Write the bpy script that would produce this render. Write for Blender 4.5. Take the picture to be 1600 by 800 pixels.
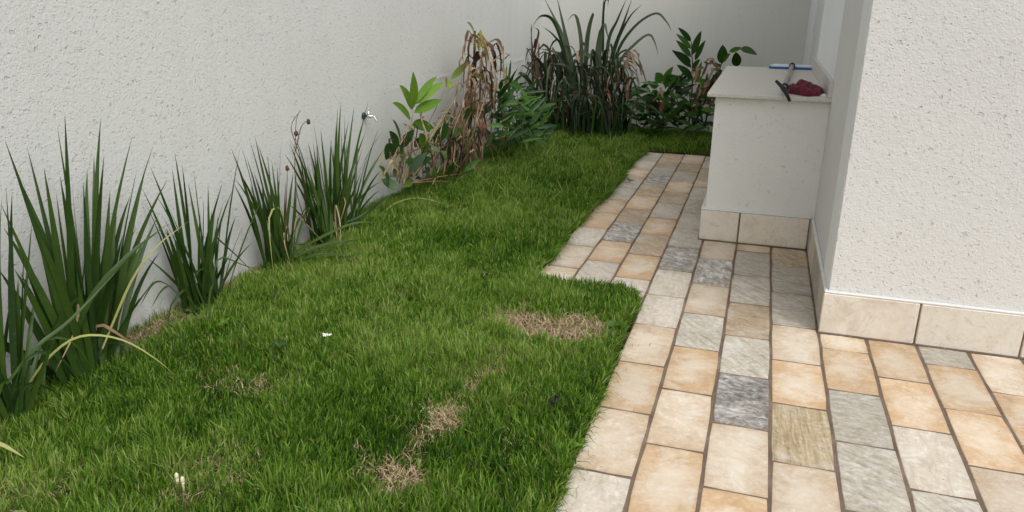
import bpy, bmesh, math, random
import numpy as np
from mathutils import Vector, Matrix, noise as mn
S = bpy.context.scene
for o in list(bpy.data.objects): bpy.data.objects.remove(o)
C = S.collection
rnd = random.Random(7)
R = math.radians

# ------------------------------------------------------------------ camera
CF, PIT, YAW, ROL, CH = 1215.94, 0.318436, 0.303451, 0.015466, 1.45
_f = Vector((-math.sin(YAW)*math.cos(PIT), math.cos(YAW)*math.cos(PIT), -math.sin(PIT)))
_r0 = Vector((math.cos(YAW), math.sin(YAW), 0)); _u0 = _r0.cross(_f)
_r = math.cos(ROL)*_r0 + math.sin(ROL)*_u0
_u = -math.sin(ROL)*_r0 + math.cos(ROL)*_u0
cam = bpy.data.cameras.new('camera'); co = bpy.data.objects.new('camera', cam); C.objects.link(co)
m = Matrix((_r, _u, -_f)).transposed().to_4x4(); m.translation = (0, 0, CH); co.matrix_world = m
cam.sensor_fit = 'HORIZONTAL'; cam.sensor_width = 36; cam.lens = 36*CF/1600
cam.clip_start = 0.05; cam.clip_end = 300
S.camera = co
S.render.resolution_x = 1024; S.render.resolution_y = 512

# ------------------------------------------------------------------ light
SUN_EL, SUN_AZ = 56, 128            # degrees; azimuth clockwise from +Y
w = bpy.data.worlds.new('World'); S.world = w; w.use_nodes = True
nt = w.node_tree; bg = nt.nodes['Background']
sky = nt.nodes.new('ShaderNodeTexSky'); sky.sky_type = 'NISHITA'; sky.sun_disc = False
sky.sun_elevation = R(SUN_EL); sky.sun_rotation = R(SUN_AZ); sky.dust_density = 4; sky.air_density = 1
hs = nt.nodes.new('ShaderNodeHueSaturation'); hs.inputs['Saturation'].default_value = 0.05
nt.links.new(sky.outputs[0], hs.inputs['Color']); nt.links.new(hs.outputs[0], bg.inputs['Color'])
bg.inputs['Strength'].default_value = 0.15
sl = bpy.data.lights.new('sun', 'SUN'); sl.energy = .75; sl.angle = R(60); sl.color = (1.0, .965, .91)
so = bpy.data.objects.new('sun', sl); C.objects.link(so)
d = Vector((math.sin(R(SUN_AZ))*math.cos(R(SUN_EL)), math.cos(R(SUN_AZ))*math.cos(R(SUN_EL)), math.sin(R(SUN_EL))))
so.rotation_euler = d.to_track_quat('Z', 'Y').to_euler()
S.view_settings.view_transform = 'Standard'; S.view_settings.look = 'None'
S.view_settings.exposure = 0.40; S.view_settings.gamma = 1

# pixel of the 1600x800 photograph -> point on a vertical plane or on the ground
def ray(px, py): return _f + _r*((px-800)/CF) - _u*((py-400)/CF)
def onX(px, py, X): q = ray(px, py); t = X/q.x; return Vector((X, q.y*t, CH+q.z*t))
def onY(px, py, Y): q = ray(px, py); t = Y/q.y; return Vector((q.x*t, Y, CH+q.z*t))
def gnd(px, py, z=0): q = ray(px, py); t = (z-CH)/q.z; return Vector((q.x*t, q.y*t, z))

# ------------------------------------------------------------------ helpers
def mesh_obj(name, me, mat, parent=None):
    o = bpy.data.objects.new(name, me); C.objects.link(o)
    if mat is not None: me.materials.append(mat)
    if parent is not None: o.parent = parent
    return o
def bm_obj(name, bm, mat, parent=None, smooth=False):
    me = bpy.data.meshes.new(name); bm.to_mesh(me); bm.free()
    if smooth:
        for p in me.polygons: p.use_smooth = True
    return mesh_obj(name, me, mat, parent)
def tag(o, label=None, cat=None, group=None, kind=None):
    if label: o['label'] = label
    if cat: o['category'] = cat
    if group: o['group'] = group
    if kind: o['kind'] = kind
    return o
def empty(name, loc, label, cat, group=None):
    o = bpy.data.objects.new(name, None); C.objects.link(o); o.location = loc
    o.empty_display_size = .1
    return tag(o, label, cat, group)
def add_box(bm, x0, x1, y0, y1, z0, z1, bev=0, seg=1):
    r = bmesh.ops.create_cube(bm, size=1)['verts']
    for v in r: v.co = Vector(((x0+x1)/2+v.co.x*(x1-x0), (y0+y1)/2+v.co.y*(y1-y0), (z0+z1)/2+v.co.z*(z1-z0)))
    if bev:
        es = list({e for v in r for e in v.link_edges})
        bmesh.ops.bevel(bm, geom=es, offset=bev, segments=seg, affect='EDGES', profile=.5)
def box_obj(name, b, mat, parent=None, bev=0, seg=1):
    bm = bmesh.new(); add_box(bm, *b, bev=bev, seg=seg); return bm_obj(name, bm, mat, parent)
def tube(bm, pts, rad, n=6, cap=True):
    pts = [Vector(p) for p in pts]
    rads = rad if isinstance(rad, (list, tuple)) else [rad]*len(pts)
    rings = []; ref = Vector((.13, .2, 1)).normalized()
    for i, p in enumerate(pts):
        t = (pts[min(i+1, len(pts)-1)]-pts[max(i-1, 0)]).normalized()
        a = t.cross(ref)
        if a.length < .05: a = t.cross(Vector((1, 0, 0)))
        a.normalize(); b = t.cross(a)
        rings.append([bm.verts.new(p+(a*math.cos(2*math.pi*k/n)+b*math.sin(2*math.pi*k/n))*rads[i]) for k in range(n)])
    for i in range(len(rings)-1):
        for k in range(n): bm.faces.new((rings[i][k], rings[i][(k+1) % n], rings[i+1][(k+1) % n], rings[i+1][k]))
    if cap:
        bm.faces.new(rings[0][::-1]); bm.faces.new(rings[-1])
def bez(a, b, c, n):        # quadratic
    return [a*(1-t)**2+b*2*t*(1-t)+c*t*t for t in (i/n for i in range(n+1))]
def spline(ps, n):          # Catmull-Rom through the points
    ps = [Vector(p) for p in ps]; q = [ps[0]*2-ps[1]]+ps+[ps[-1]*2-ps[-2]]; out = []
    for i in range(1, len(q)-2):
        for k in range(n):
            t = k/n; a, b, c, dd = q[i-1], q[i], q[i+1], q[i+2]
            out.append(.5*((2*b)+(c-a)*t+(2*a-5*b+4*c-dd)*t*t+(3*b-a-3*c+dd)*t**3))
    out.append(ps[-1]); return out

# ------------------------------------------------------------------ materials
def mat_base(name, rough=.8):
    m = bpy.data.materials.new(name); m.use_nodes = True; t = m.node_tree
    b = t.nodes['Principled BSDF']; b.inputs['Roughness'].default_value = rough
    b.inputs['Specular IOR Level'].default_value = .3
    return m, t, b
def N(t, typ, **k):
    n = t.nodes.new(typ)
    for a, v in k.items(): setattr(n, a, v)
    return n
def coords(t, kind='world'):
    if kind == 'world':
        g = N(t, 'ShaderNodeNewGeometry'); return g.outputs['Position']
    return N(t, 'ShaderNodeTexCoord').outputs['Object']
def nz(t, v, scale, det=4, rough=.6, dist=0):
    n = N(t, 'ShaderNodeTexNoise'); n.inputs['Scale'].default_value = scale; n.inputs['Detail'].default_value = det
    n.inputs['Roughness'].default_value = rough; n.inputs['Distortion'].default_value = dist
    t.links.new(v, n.inputs['Vector']); return n.outputs['Fac']
def ramp(t, f, stops):
    r = N(t, 'ShaderNodeValToRGB'); e = r.color_ramp.elements
    while len(e) < len(stops): e.new(.5)
    for i, (p, c) in enumerate(stops): e[i].position = p; e[i].color = (*c, 1) if len(c) == 3 else c
    t.links.new(f, r.inputs[0]); return r.outputs[0]
def mix(t, fac, a, b, mode='MIX'):
    n = N(t, 'ShaderNodeMix', data_type='RGBA', blend_type=mode)
    for sock, v in ((n.inputs[0], fac), (n.inputs[6], a), (n.inputs[7], b)):
        if isinstance(v, (int, float)): sock.default_value = v
        elif isinstance(v, tuple): sock.default_value = (*v, 1)
        else: t.links.new(v, sock)
    return n.outputs[2]
def math_(t, op, a, b=0, clamp=False):
    n = N(t, 'ShaderNodeMath', operation=op); n.use_clamp = clamp
    for s, v in ((n.inputs[0], a), (n.inputs[1], b)):
        if isinstance(v, (int, float)): s.default_value = v
        else: t.links.new(v, s)
    return n.outputs[0]
def bump(t, b, h, dist, strength=1, prev=None):
    n = N(t, 'ShaderNodeBump'); n.inputs['Distance'].default_value = dist; n.inputs['Strength'].default_value = strength
    t.links.new(h, n.inputs['Height'])
    if prev is not None: t.links.new(prev, n.inputs['Normal'])
    if b is not None: t.links.new(n.outputs[0], b.inputs['Normal'])
    return n.outputs[0]

def wall_mat(name, col, pit=1.0, warm=(0, 0, 0), joints=False, grime=False):
    m, t, b = mat_base(name, .92)
    P = coords(t)
    big = nz(t, P, 1.3, 3, .5); mid = nz(t, P, 7, 4, .6)
    c = mix(t, ramp(t, big, [(.35, (0, 0, 0)), (.65, (1, 1, 1))]), tuple(x*.96 for x in col), col)
    c = mix(t, math_(t, 'MULTIPLY', mid, .10), c, tuple(x*.8 for x in col))
    # sparse deep pits and rolled paint orange peel
    def pitmap(scale, size, share, stretch):
        wv = N(t, 'ShaderNodeTexNoise'); wv.inputs['Scale'].default_value = scale*1.1; wv.inputs['Detail'].default_value = 3; t.links.new(P, wv.inputs['Vector'])
        ad = N(t, 'ShaderNodeVectorMath', operation='MULTIPLY_ADD'); t.links.new(wv.outputs['Color'], ad.inputs[0]); ad.inputs[1].default_value = (stretch/scale,)*3; t.links.new(P, ad.inputs[2])
        vo = N(t, 'ShaderNodeTexVoronoi'); vo.inputs['Scale'].default_value = scale; t.links.new(ad.outputs[0], vo.inputs['Vector'])
        sc_ = N(t, 'ShaderNodeSeparateColor'); t.links.new(vo.outputs['Color'], sc_.inputs[0])
        sz = math_(t, 'MULTIPLY', math_(t, 'SUBTRACT', sc_.outputs[0], 1-share, True), size/share)
        return math_(t, 'MULTIPLY', math_(t, 'SUBTRACT', sz, vo.outputs['Distance'], True), 5.0/size, True)
    pits = pitmap(70, .42, .55, .9); pits2 = pitmap(32, .34, .22, 1.1)
    c = mix(t, math_(t, 'MULTIPLY', pits, .06*pit), c, tuple(x*.55 for x in col))
    c = mix(t, math_(t, 'MULTIPLY', pits2, .17*pit), c, tuple(x*.5 for x in col))
    peel = nz(t, P, 120, 3, .6, .0); lump = nz(t, P, 48, 4, .6, .1)
    h = math_(t, 'ADD', math_(t, 'MULTIPLY', peel, .8), math_(t, 'MULTIPLY', lump, .9))
    h = math_(t, 'SUBTRACT', h, math_(t, 'MULTIPLY', pits, .6*pit))
    h = math_(t, 'SUBTRACT', h, math_(t, 'MULTIPLY', pits2, .9*pit))
    n1 = bump(t, None, h, .0031*pit, .85)
    if joints:                       # a faint cast ridge running along the wall, wavering
        sx = N(t, 'ShaderNodeSeparateXYZ'); t.links.new(P, sx.inputs[0])
        wv = math_(t, 'MULTIPLY', math_(t, 'SUBTRACT', nz(t, P, 2.5, 4, .6), .5), .09)
        zz = math_(t, 'ADD', sx.outputs[2], wv)
        dd = math_(t, 'ABSOLUTE', math_(t, 'SUBTRACT', zz, .82))
        rid = ramp(t, dd, [(0, (1, 1, 1)), (.028, (0, 0, 0))])
        rid = math_(t, 'MULTIPLY', rid, ramp(t, nz(t, P, 3.5, 3, .6), [(.42, (0, 0, 0)), (.6, (1, 1, 1))]))
        far = math_(t, 'MULTIPLY', math_(t, 'SUBTRACT', sx.outputs[1], 4.6), .8, True)
        n1 = bump(t, None, math_(t, 'MULTIPLY', rid, far), .005, .6, n1)
    if grime:
        sx = N(t, 'ShaderNodeSeparateXYZ'); t.links.new(P, sx.inputs[0])
        low = math_(t, 'SUBTRACT', 1, math_(t, 'MULTIPLY', sx.outputs[2], 5.5), True)
        st = ramp(t, nz(t, P, 9, 6, .7, 1), [(.50, (0, 0, 0)), (.72, (1, 1, 1))])
        c = mix(t, math_(t, 'MULTIPLY', math_(t, 'MULTIPLY', low, st), .62), c, (.17, .16, .11))
        vb = nz(t, P, 3.2, 5, .65)
        mp = N(t, 'ShaderNodeMapping'); mp.inputs['Scale'].default_value = (9, 9, .7); t.links.new(P, mp.inputs[0])
        streak = ramp(t, nz(t, mp.outputs[0], 1, 4, .6), [(.5, (0, 0, 0)), (.75, (1, 1, 1))])
        c = mix(t, math_(t, 'MULTIPLY', streak, .10), c, (.42, .40, .34))
    t.links.new(c, b.inputs['Base Color']); t.links.new(n1, b.inputs['Normal'])
    return m
M = {}
M['wall_left'] = wall_mat('garden_wall_paint', (.635, .64, .62), 1.0, joints=True, grime=True)
M['wall_back'] = wall_mat('back_wall_paint', (.67, .67, .635), .8, grime=True)
M['wall_house'] = wall_mat('house_wall_paint', (.71, .705, .68), 1.3)
M['wall_side'] = wall_mat('house_side_paint', (.68, .68, .665), .9)
M['wall_smooth'] = wall_mat('smooth_pale_wall', (.80, .81, .81), .12)  # smooth pale tone: corner strip, roof, far stretch of side wall
M['wall_palest'] = wall_mat('smooth_palest_wall', (.86, .88, .87), .12)
M['counter_wall'] = wall_mat('counter_paint', (.79, .785, .755), 1.05)

def rnd_vec(t):
    oi = N(t, 'ShaderNodeObjectInfo'); v = N(t, 'ShaderNodeVectorMath', operation='ADD')
    s = math_(t, 'MULTIPLY', oi.outputs['Random'], 37.0)
    cx = N(t, 'ShaderNodeCombineXYZ'); t.links.new(s, cx.inputs[0]); t.links.new(math_(t, 'MULTIPLY', s, 1.7), cx.inputs[1])
    t.links.new(coords(t, 'obj'), v.inputs[0]); t.links.new(cx.outputs[0], v.inputs[1])
    return v.outputs[0], oi.outputs['Random']
def stone(name, c1, c2, c3, grain=0.0, gscale=(3, 22, 3), rough_amt=1.0, contrast=.5, angle=0, bloom=0, spin=.9, spk=1):
    m, t, b = mat_base(name, .6)
    V, rv = rnd_vec(t)
    sep = N(t, 'ShaderNodeCombineXYZ')
    t.links.new(math_(t, 'ADD', math_(t, 'MULTIPLY', math_(t, 'SUBTRACT', rv, .5), spin), angle), sep.inputs[2])
    mp = N(t, 'ShaderNodeMapping'); mp.inputs['Scale'].default_value = (1, 1, 1)
    t.links.new(V, mp.inputs[0]); t.links.new(sep.outputs[0], mp.inputs['Rotation'])
    mp2 = N(t, 'ShaderNodeMapping'); mp2.inputs['Scale'].default_value = gscale; t.links.new(mp.outputs[0], mp2.inputs[0])
    cloud = nz(t, V, 6.5, 4, .6, .6); fine = nz(t, V, 42, 5, .7)
    str_ = nz(t, mp2.outputs[0], 1.6, 6, .68, .7)
    f = mix(t, grain, cloud, str_)
    c = ramp(t, f, [(.5-contrast*.34, c1), (.5, c2), (.5+contrast*.34, c3)])
    c = mix(t, math_(t, 'MULTIPLY', ramp(t, fine, [(.38, (1, 1, 1)), (.6, (0, 0, 0))]), .30*spk), c, tuple(x*.70 for x in c1))
    c = mix(t, math_(t, 'MULTIPLY', ramp(t, fine, [(.56, (0, 0, 0)), (.72, (1, 1, 1))]), .35), c, tuple(min(.8, x*1.25) for x in c3))
    bl = ramp(t, nz(t, V, 8, 5, .7, .8), [(.52, (0, 0, 0)), (.68, (1, 1, 1))])
    c = mix(t, math_(t, 'MULTIPLY', bl, .5), c, tuple(min(.72, x*.35+.42) for x in c3))
    vn = math_(t, 'ABSOLUTE', math_(t, 'SUBTRACT', nz(t, V, 5, 3, .6, 1.5), .5))
    c = mix(t, math_(t, 'MULTIPLY', ramp(t, vn, [(0, (1, 1, 1)), (.012, (0, 0, 0))]), .3), c, tuple(x*.6 for x in c1))
    if bloom:          # pale worn middle, ochre rim
        rim = N(t, 'ShaderNodeVectorMath', operation='LENGTH'); mq = N(t, 'ShaderNodeMapping'); mq.inputs['Scale'].default_value = (8.5, 4.4, 1)
        t.links.new(coords(t, 'obj'), mq.inputs[0]); t.links.new(mq.outputs[0], rim.inputs[0])
        rr_ = math_(t, 'ADD', rim.outputs['Value'], math_(t, 'MULTIPLY', math_(t, 'SUBTRACT', nz(t, V, 7, 4, .65, .8), .5), 2.2))
        c = mix(t, math_(t, 'MULTIPLY', ramp(t, rr_, [(.15, (1, 1, 1)), (.8, (0, 0, 0))]), bloom), c, (.66, .59, .49))
        c = mix(t, math_(t, 'MULTIPLY', ramp(t, rr_, [(.75, (0, 0, 0)), (1.35, (1, 1, 1))]), bloom*.5), c, tuple(c1[i]*(1.05, .95, .8)[i] for i in range(3)))
    # scattered rusty specks, and soiled margins
    sp = nz(t, V, 55, 2, .5)
    c = mix(t, math_(t, 'MULTIPLY', ramp(t, sp, [(.72, (0, 0, 0)), (.76, (1, 1, 1))]), .55), c, (.16, .09, .05))
    ab = N(t, 'ShaderNodeVectorMath', operation='ABSOLUTE'); t.links.new(coords(t, 'obj'), ab.inputs[0]); sp_ = N(t, 'ShaderNodeSeparateXYZ'); t.links.new(ab.outputs[0], sp_.inputs[0])
    eg = math_(t, 'MAXIMUM', sp_.outputs[0], math_(t, 'SUBTRACT', sp_.outputs[1], .104))
    eg = math_(t, 'ADD', eg, math_(t, 'MULTIPLY', math_(t, 'SUBTRACT', nz(t, V, 38, 4, .7), .5), .030))
    if spk == 1: c = mix(t, math_(t, 'MULTIPLY', ramp(t, eg, [(.088, (0, 0, 0)), (.103, (1, 1, 1))]), .27), c, (.27, .19, .125))
    st = nz(t, V, 3.0, 4, .65)
    c = mix(t, math_(t, 'MULTIPLY', ramp(t, st, [(.56, (0, 0, 0)), (.74, (1, 1, 1))]), .22), c, (.26, .18, .11))
    br = math_(t, 'ADD', math_(t, 'MULTIPLY', rv, .22), .88)
    cc = N(t, 'ShaderNodeVectorMath', operation='SCALE'); t.links.new(c, cc.inputs[0]); t.links.new(br, cc.inputs['Scale'])
    t.links.new(cc.outputs[0], b.inputs['Base Color'])
    h = math_(t, 'ADD', math_(t, 'MULTIPLY', str_, .9*grain+.2), math_(t, 'MULTIPLY', fine, .35))
    n1 = bump(t, None, h, .0035*rough_amt, .9)
    bump(t, b, nz(t, V, 14, 4, .6, .5), .004*rough_amt, .6, n1)
    return m
M['P'] = stone('peach_stone', (.44, .29, .165), (.56, .41, .26), (.64, .52, .38), .2, contrast=.6, bloom=.6)
M['O'] = stone('orange_stone', (.40, .24, .13), (.54, .37, .23), (.60, .47, .33), .3, contrast=.6, bloom=.3)
M['B'] = stone('cream_stone', (.44, .33, .225), (.56, .455, .34), (.66, .58, .48), .15, contrast=.6, bloom=.5)
M['W'] = stone('white_stone', (.35, .30, .225), (.55, .49, .41), (.70, .65, .58), .6, contrast=.6, angle=1.3, bloom=.25)
M['G'] = stone('grey_stone', (.27, .24, .185), (.45, .41, .34), (.64, .595, .52), .85, (5, 30, 5), 1.6, .6, .5)
M['D'] = stone('dark_rough_stone', (.10, .092, .08), (.28, .26, .235), (.60, .57, .53), .6, (16, 30, 16), 4, .35, .3)
M['Y'] = stone('ochre_striped_stone', (.27, .20, .115), (.51, .405, .25), (.64, .56, .44), .95, (34, 3, 4), 1.6, .55, 0, 0, .15)
M['T'] = stone('tan_stone', (.27, .19, .12), (.46, .36, .25), (.60, .50, .38), .6, (5, 22, 5), 1.2, .6, .7)
M['M'] = stone('marbled_stone', (.20, .18, .15), (.38, .35, .31), (.76, .73, .69), .75, (8, 20, 8), 2, .35, 1.1)
M['K'] = stone('plinth_stone', (.60, .50, .39), (.78, .715, .61), (.82, .78, .70), .1, contrast=.9, spk=.25)

def simple(name, col, rough=.6, metal=0, var=.15, scale=20, bmp=0):
    m, t, b = mat_base(name, rough); b.inputs['Metallic'].default_value = metal
    V = coords(t, 'obj'); f = nz(t, V, scale, 4, .6)
    t.links.new(mix(t, f, tuple(x*(1-var) for x in col), tuple(min(1, x*(1+var)) for x in col)), b.inputs['Base Color'])
    if bmp: bump(t, b, f, bmp)
    return m
def soil_mat():
    m, t, b = mat_base('soil', .95); P = coords(t)
    f = nz(t, P, 60, 6, .75); g = nz(t, P, 8, 4, .6)
    c = ramp(t, f, [(.3, (.035, .022, .013)), (.5, (.085, .055, .032)), (.7, (.20, .14, .085))])
    c = mix(t, math_(t, 'MULTIPLY', g, .5), c, (.05, .055, .02))
    t.links.new(c, b.inputs['Base Color']); bump(t, b, f, .012); return m
def mortar_mat():
    m, t, b = mat_base('mortar', .95); P = coords(t)
    f = nz(t, P, 90, 5, .7); g = nz(t, P, 5, 4, .6)
    c = ramp(t, g, [(.35, (.13, .092, .066)), (.55, (.20, .145, .105)), (.7, (.30, .23, .18))])
    c = mix(t, math_(t, 'MULTIPLY', f, .5), c, (.08, .055, .04))
    t.links.new(c, b.inputs['Base Color']); bump(t, b, f, .004); return m
M['soil'] = soil_mat(); M['mortar'] = mortar_mat()
M['ledge'] = simple('white_ledge_mortar', (.68, .68, .66), .8, var=.08, bmp=.002)
M['black'] = simple('black_plastic', (.018, .018, .02), .4)
M['handle'] = simple('grey_handle_plastic', (.34, .32, .32), .35, .1)
M['blue'] = simple('blue_pad', (.03, .12, .42), .8, bmp=.002, scale=60)
M['whitep'] = simple('white_plastic', (.72, .76, .80), .4, var=.05)
M['chrome'] = simple('chrome', (.62, .63, .65), .28, 1, var=.03)
M['black_gloss'] = simple('dark_rosette', (.02, .035, .045), .25)
M['petal'] = simple('white_petal', (.78, .78, .74), .6, var=.05)
M['bud'] = simple('pale_bud', (.66, .64, .42), .6, var=.1)
M['red'] = simple('red_bract', (.30, .045, .03), .6, var=.3)
def cloth_mat():
    m, t, b = mat_base('maroon_cloth', .95); V = coords(t, 'obj')
    f = nz(t, V, 9, 3, .6); g = nz(t, V, 220, 2, .5)
    t.links.new(mix(t, f, (.055, .003, .010), (.20, .016, .040)), b.inputs['Base Color'])
    b.inputs['Sheen Weight'].default_value = .08; bump(t, b, g, .002); return m
M['cloth'] = cloth_mat()
def granite():
    m, t, b = mat_base('granite', .45); V = coords(t)
    f = nz(t, V, 130, 3, .7); g = nz(t, V, 50, 4, .7)
    c = ramp(t, f, [(.30, (.40, .38, .33)), (.44, (.60, .58, .52)), (.65, (.68, .66, .60))])
    c = mix(t, math_(t, 'MULTIPLY', ramp(t, g, [(.5, (0, 0, 0)), (.62, (1, 1, 1))]), .18), c, (.40, .37, .31))
    t.links.new(c, b.inputs['Base Color']); return m
M['granite'] = granite()

def leaf_mat(name, cols, rough=.45, trans=.25, veins=False, obj_coord=True):
    m, t, b = mat_base(name, rough)
    oi = N(t, 'ShaderNodeObjectInfo'); V = coords(t, 'obj')
    f = math_(t, 'ADD', math_(t, 'MULTIPLY', oi.outputs['Random'], .75), math_(t, 'MULTIPLY', nz(t, V, 9, 3, .6), .35))
    c = ramp(t, f, [(i/(len(cols)-1)*.8+.1, x) for i, x in enumerate(cols)])
    sp = nz(t, V, 60, 3, .6)
    c = mix(t, math_(t, 'MULTIPLY', ramp(t, sp, [(.6, (0, 0, 0)), (.75, (1, 1, 1))]), .35), c, (.14, .11, .03))
    t.links.new(c, b.inputs['Base Color'])
    tr = N(t, 'ShaderNodeBsdfTranslucent'); ms = N(t, 'ShaderNodeMixShader'); ms.inputs[0].default_value = trans
    t.links.new(c, tr.inputs[0]); t.links.new(b.outputs[0], ms.inputs[1]); t.links.new(tr.outputs[0], ms.inputs[2])
    t.links.new(ms.outputs[0], t.nodes['Material Output'].inputs[0])
    return m
M['iris'] = leaf_mat('sword_leaf_green', [(.012, .030, .007), (.026, .062, .011), (.055, .105, .018), (.034, .070, .012)], .38, .2)
M['iris_yel'] = leaf_mat('sword_leaf_yellowing', [(.30, .32, .10), (.42, .42, .17), (.36, .36, .12)])
M['ging'] = leaf_mat('broad_leaf_light', [(.07, .17, .012), (.12, .25, .02), (.18, .32, .04)], .4, .3)
M['gdark'] = leaf_mat('broad_leaf_dark', [(.012, .04, .008), (.022, .065, .012), (.045, .11, .018)], .38, .2)
M['gyel'] = leaf_mat('broad_leaf_yellowing', [(.22, .27, .03), (.32, .35, .05), (.15, .24, .03)], .5, .3)
M['bush'] = leaf_mat('bush_leaf', [(.03, .09, .01), (.055, .15, .015), (.09, .20, .025)], .4, .3)
M['dry'] = leaf_mat('dry_leaf', [(.17, .09, .055), (.34, .22, .14), (.50, .38, .27), (.26, .15, .09)], .85, .2)
M['drydark'] = leaf_mat('dry_leaf_dark', [(.045, .022, .014), (.10, .05, .032), (.17, .09, .05)], .85, .15)
M['stalk'] = leaf_mat('dry_stalk', [(.26, .19, .10), (.36, .27, .15), (.20, .17, .07)], .8, .05)
M['rdark'] = leaf_mat('reed_leaf_dark', [(.008, .016, .006), (.018, .032, .012), (.03, .045, .018)], .6, .1)  # darker reed green, mostly used in the lower mass
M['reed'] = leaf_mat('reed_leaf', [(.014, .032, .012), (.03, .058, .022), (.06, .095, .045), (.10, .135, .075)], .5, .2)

def grass_mat(name, cols, trans=.38):
    m, t, b = mat_base(name, .5)
    a = N(t, 'ShaderNodeAttribute', attribute_name='tint')
    c = ramp(t, a.outputs['Fac'], cols); t.links.new(c, b.inputs['Base Color'])
    b.inputs['Specular IOR Level'].default_value = .25
    tr = N(t, 'ShaderNodeBsdfTranslucent'); ms = N(t, 'ShaderNodeMixShader'); ms.inputs[0].default_value = trans
    t.links.new(c, tr.inputs[0]); t.links.new(b.outputs[0], ms.inputs[1]); t.links.new(tr.outputs[0], ms.inputs[2])
    t.links.new(ms.outputs[0], t.nodes['Material Output'].inputs[0]); return m
M['grass'] = grass_mat('grass_blade', [(0, (.026, .080, .007)), (.35, (.090, .205, .016)), (.7, (.22, .36, .042)), (.86, (.34, .42, .12)), (.93, (.46, .42, .20)), (1, (.50, .37, .22))], .45)
M['straw'] = grass_mat('straw_blade', [(0, (.15, .10, .05)), (.5, (.42, .31, .18)), (1, (.68, .56, .37))], .2)

# ------------------------------------------------------------------ ground
def vnoise(x, y, s, seed):
    g = np.random.RandomState(seed).rand(256, 256); x = x*s+100.3; y = y*s+100.7
    xi = np.floor(x).astype(int); yi = np.floor(y).astype(int); fx = x-xi; fy = y-yi
    fx = fx*fx*(3-2*fx); fy = fy*fy*(3-2*fy); a = lambda i, j: g[(xi+i) % 256, (yi+j) % 256]
    return (a(0, 0)*(1-fx)+a(1, 0)*fx)*(1-fy)+(a(0, 1)*(1-fx)+a(1, 1)*fx)*fy
def soil_z(x, y): return .012*(vnoise(x, y, 2.2, 1)-.5)+.008*(vnoise(x, y, 7, 2)-.5)+.004
XW, YB = -2.58, 9.2          # faces of the garden wall and the back wall
bm = bmesh.new()
vs = [bm.verts.new((x, y, -.07)) for x, y in ((-60, -60), (60, -60), (60, 60), (-60, 60))]; bm.faces.new(vs)
tag(bm_obj('ground', bm, M['soil']), 'bare brown earth under and around the garden', 'ground', kind='structure')

def lawn_edge(Y):            # x where the lawn stops beside the tiles
    Y = np.asarray(Y, float)
    e = np.where(Y < 3.84, -.475, -1.085)
    cr = (Y > 3.62) & (Y < 3.84); e = np.where(cr, -.475-(1-np.sqrt(np.clip(1-((Y-3.62)/.22)**2, 0, 1)))*.25, e)
    e = np.where(Y > 7.90, -.30, e)
    return e+.05*(vnoise(Y, Y*0, 2.3, 5)-.5)+.035*(vnoise(Y, Y*0, 9, 6)-.5)
ys = np.concatenate([np.linspace(-1, 3.6, 80), np.linspace(3.62, 3.84, 24), np.linspace(3.845, 7.89, 70), np.linspace(7.905, YB, 24)])
ed = lawn_edge(ys)
nx = 40; bm = bmesh.new(); grid = []
for y, e in zip(ys, ed):
    xs = np.linspace(XW, e-.012, nx); z = soil_z(xs, np.full(nx, y)); z = np.maximum(z, .002)
    grid.append([bm.verts.new((a, y, b)) for a, b in zip(xs, z)])
for i in range(len(ys)-1):
    for j in range(nx-1): bm.faces.new((grid[i][j], grid[i][j+1], grid[i+1][j+1], grid[i+1][j]))
lw = bm_obj('lawn_soil', bm, M['soil'], smooth=True)
tag(lw, 'brown soil and thatch showing under the thin grass', 'soil', kind='structure')

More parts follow.
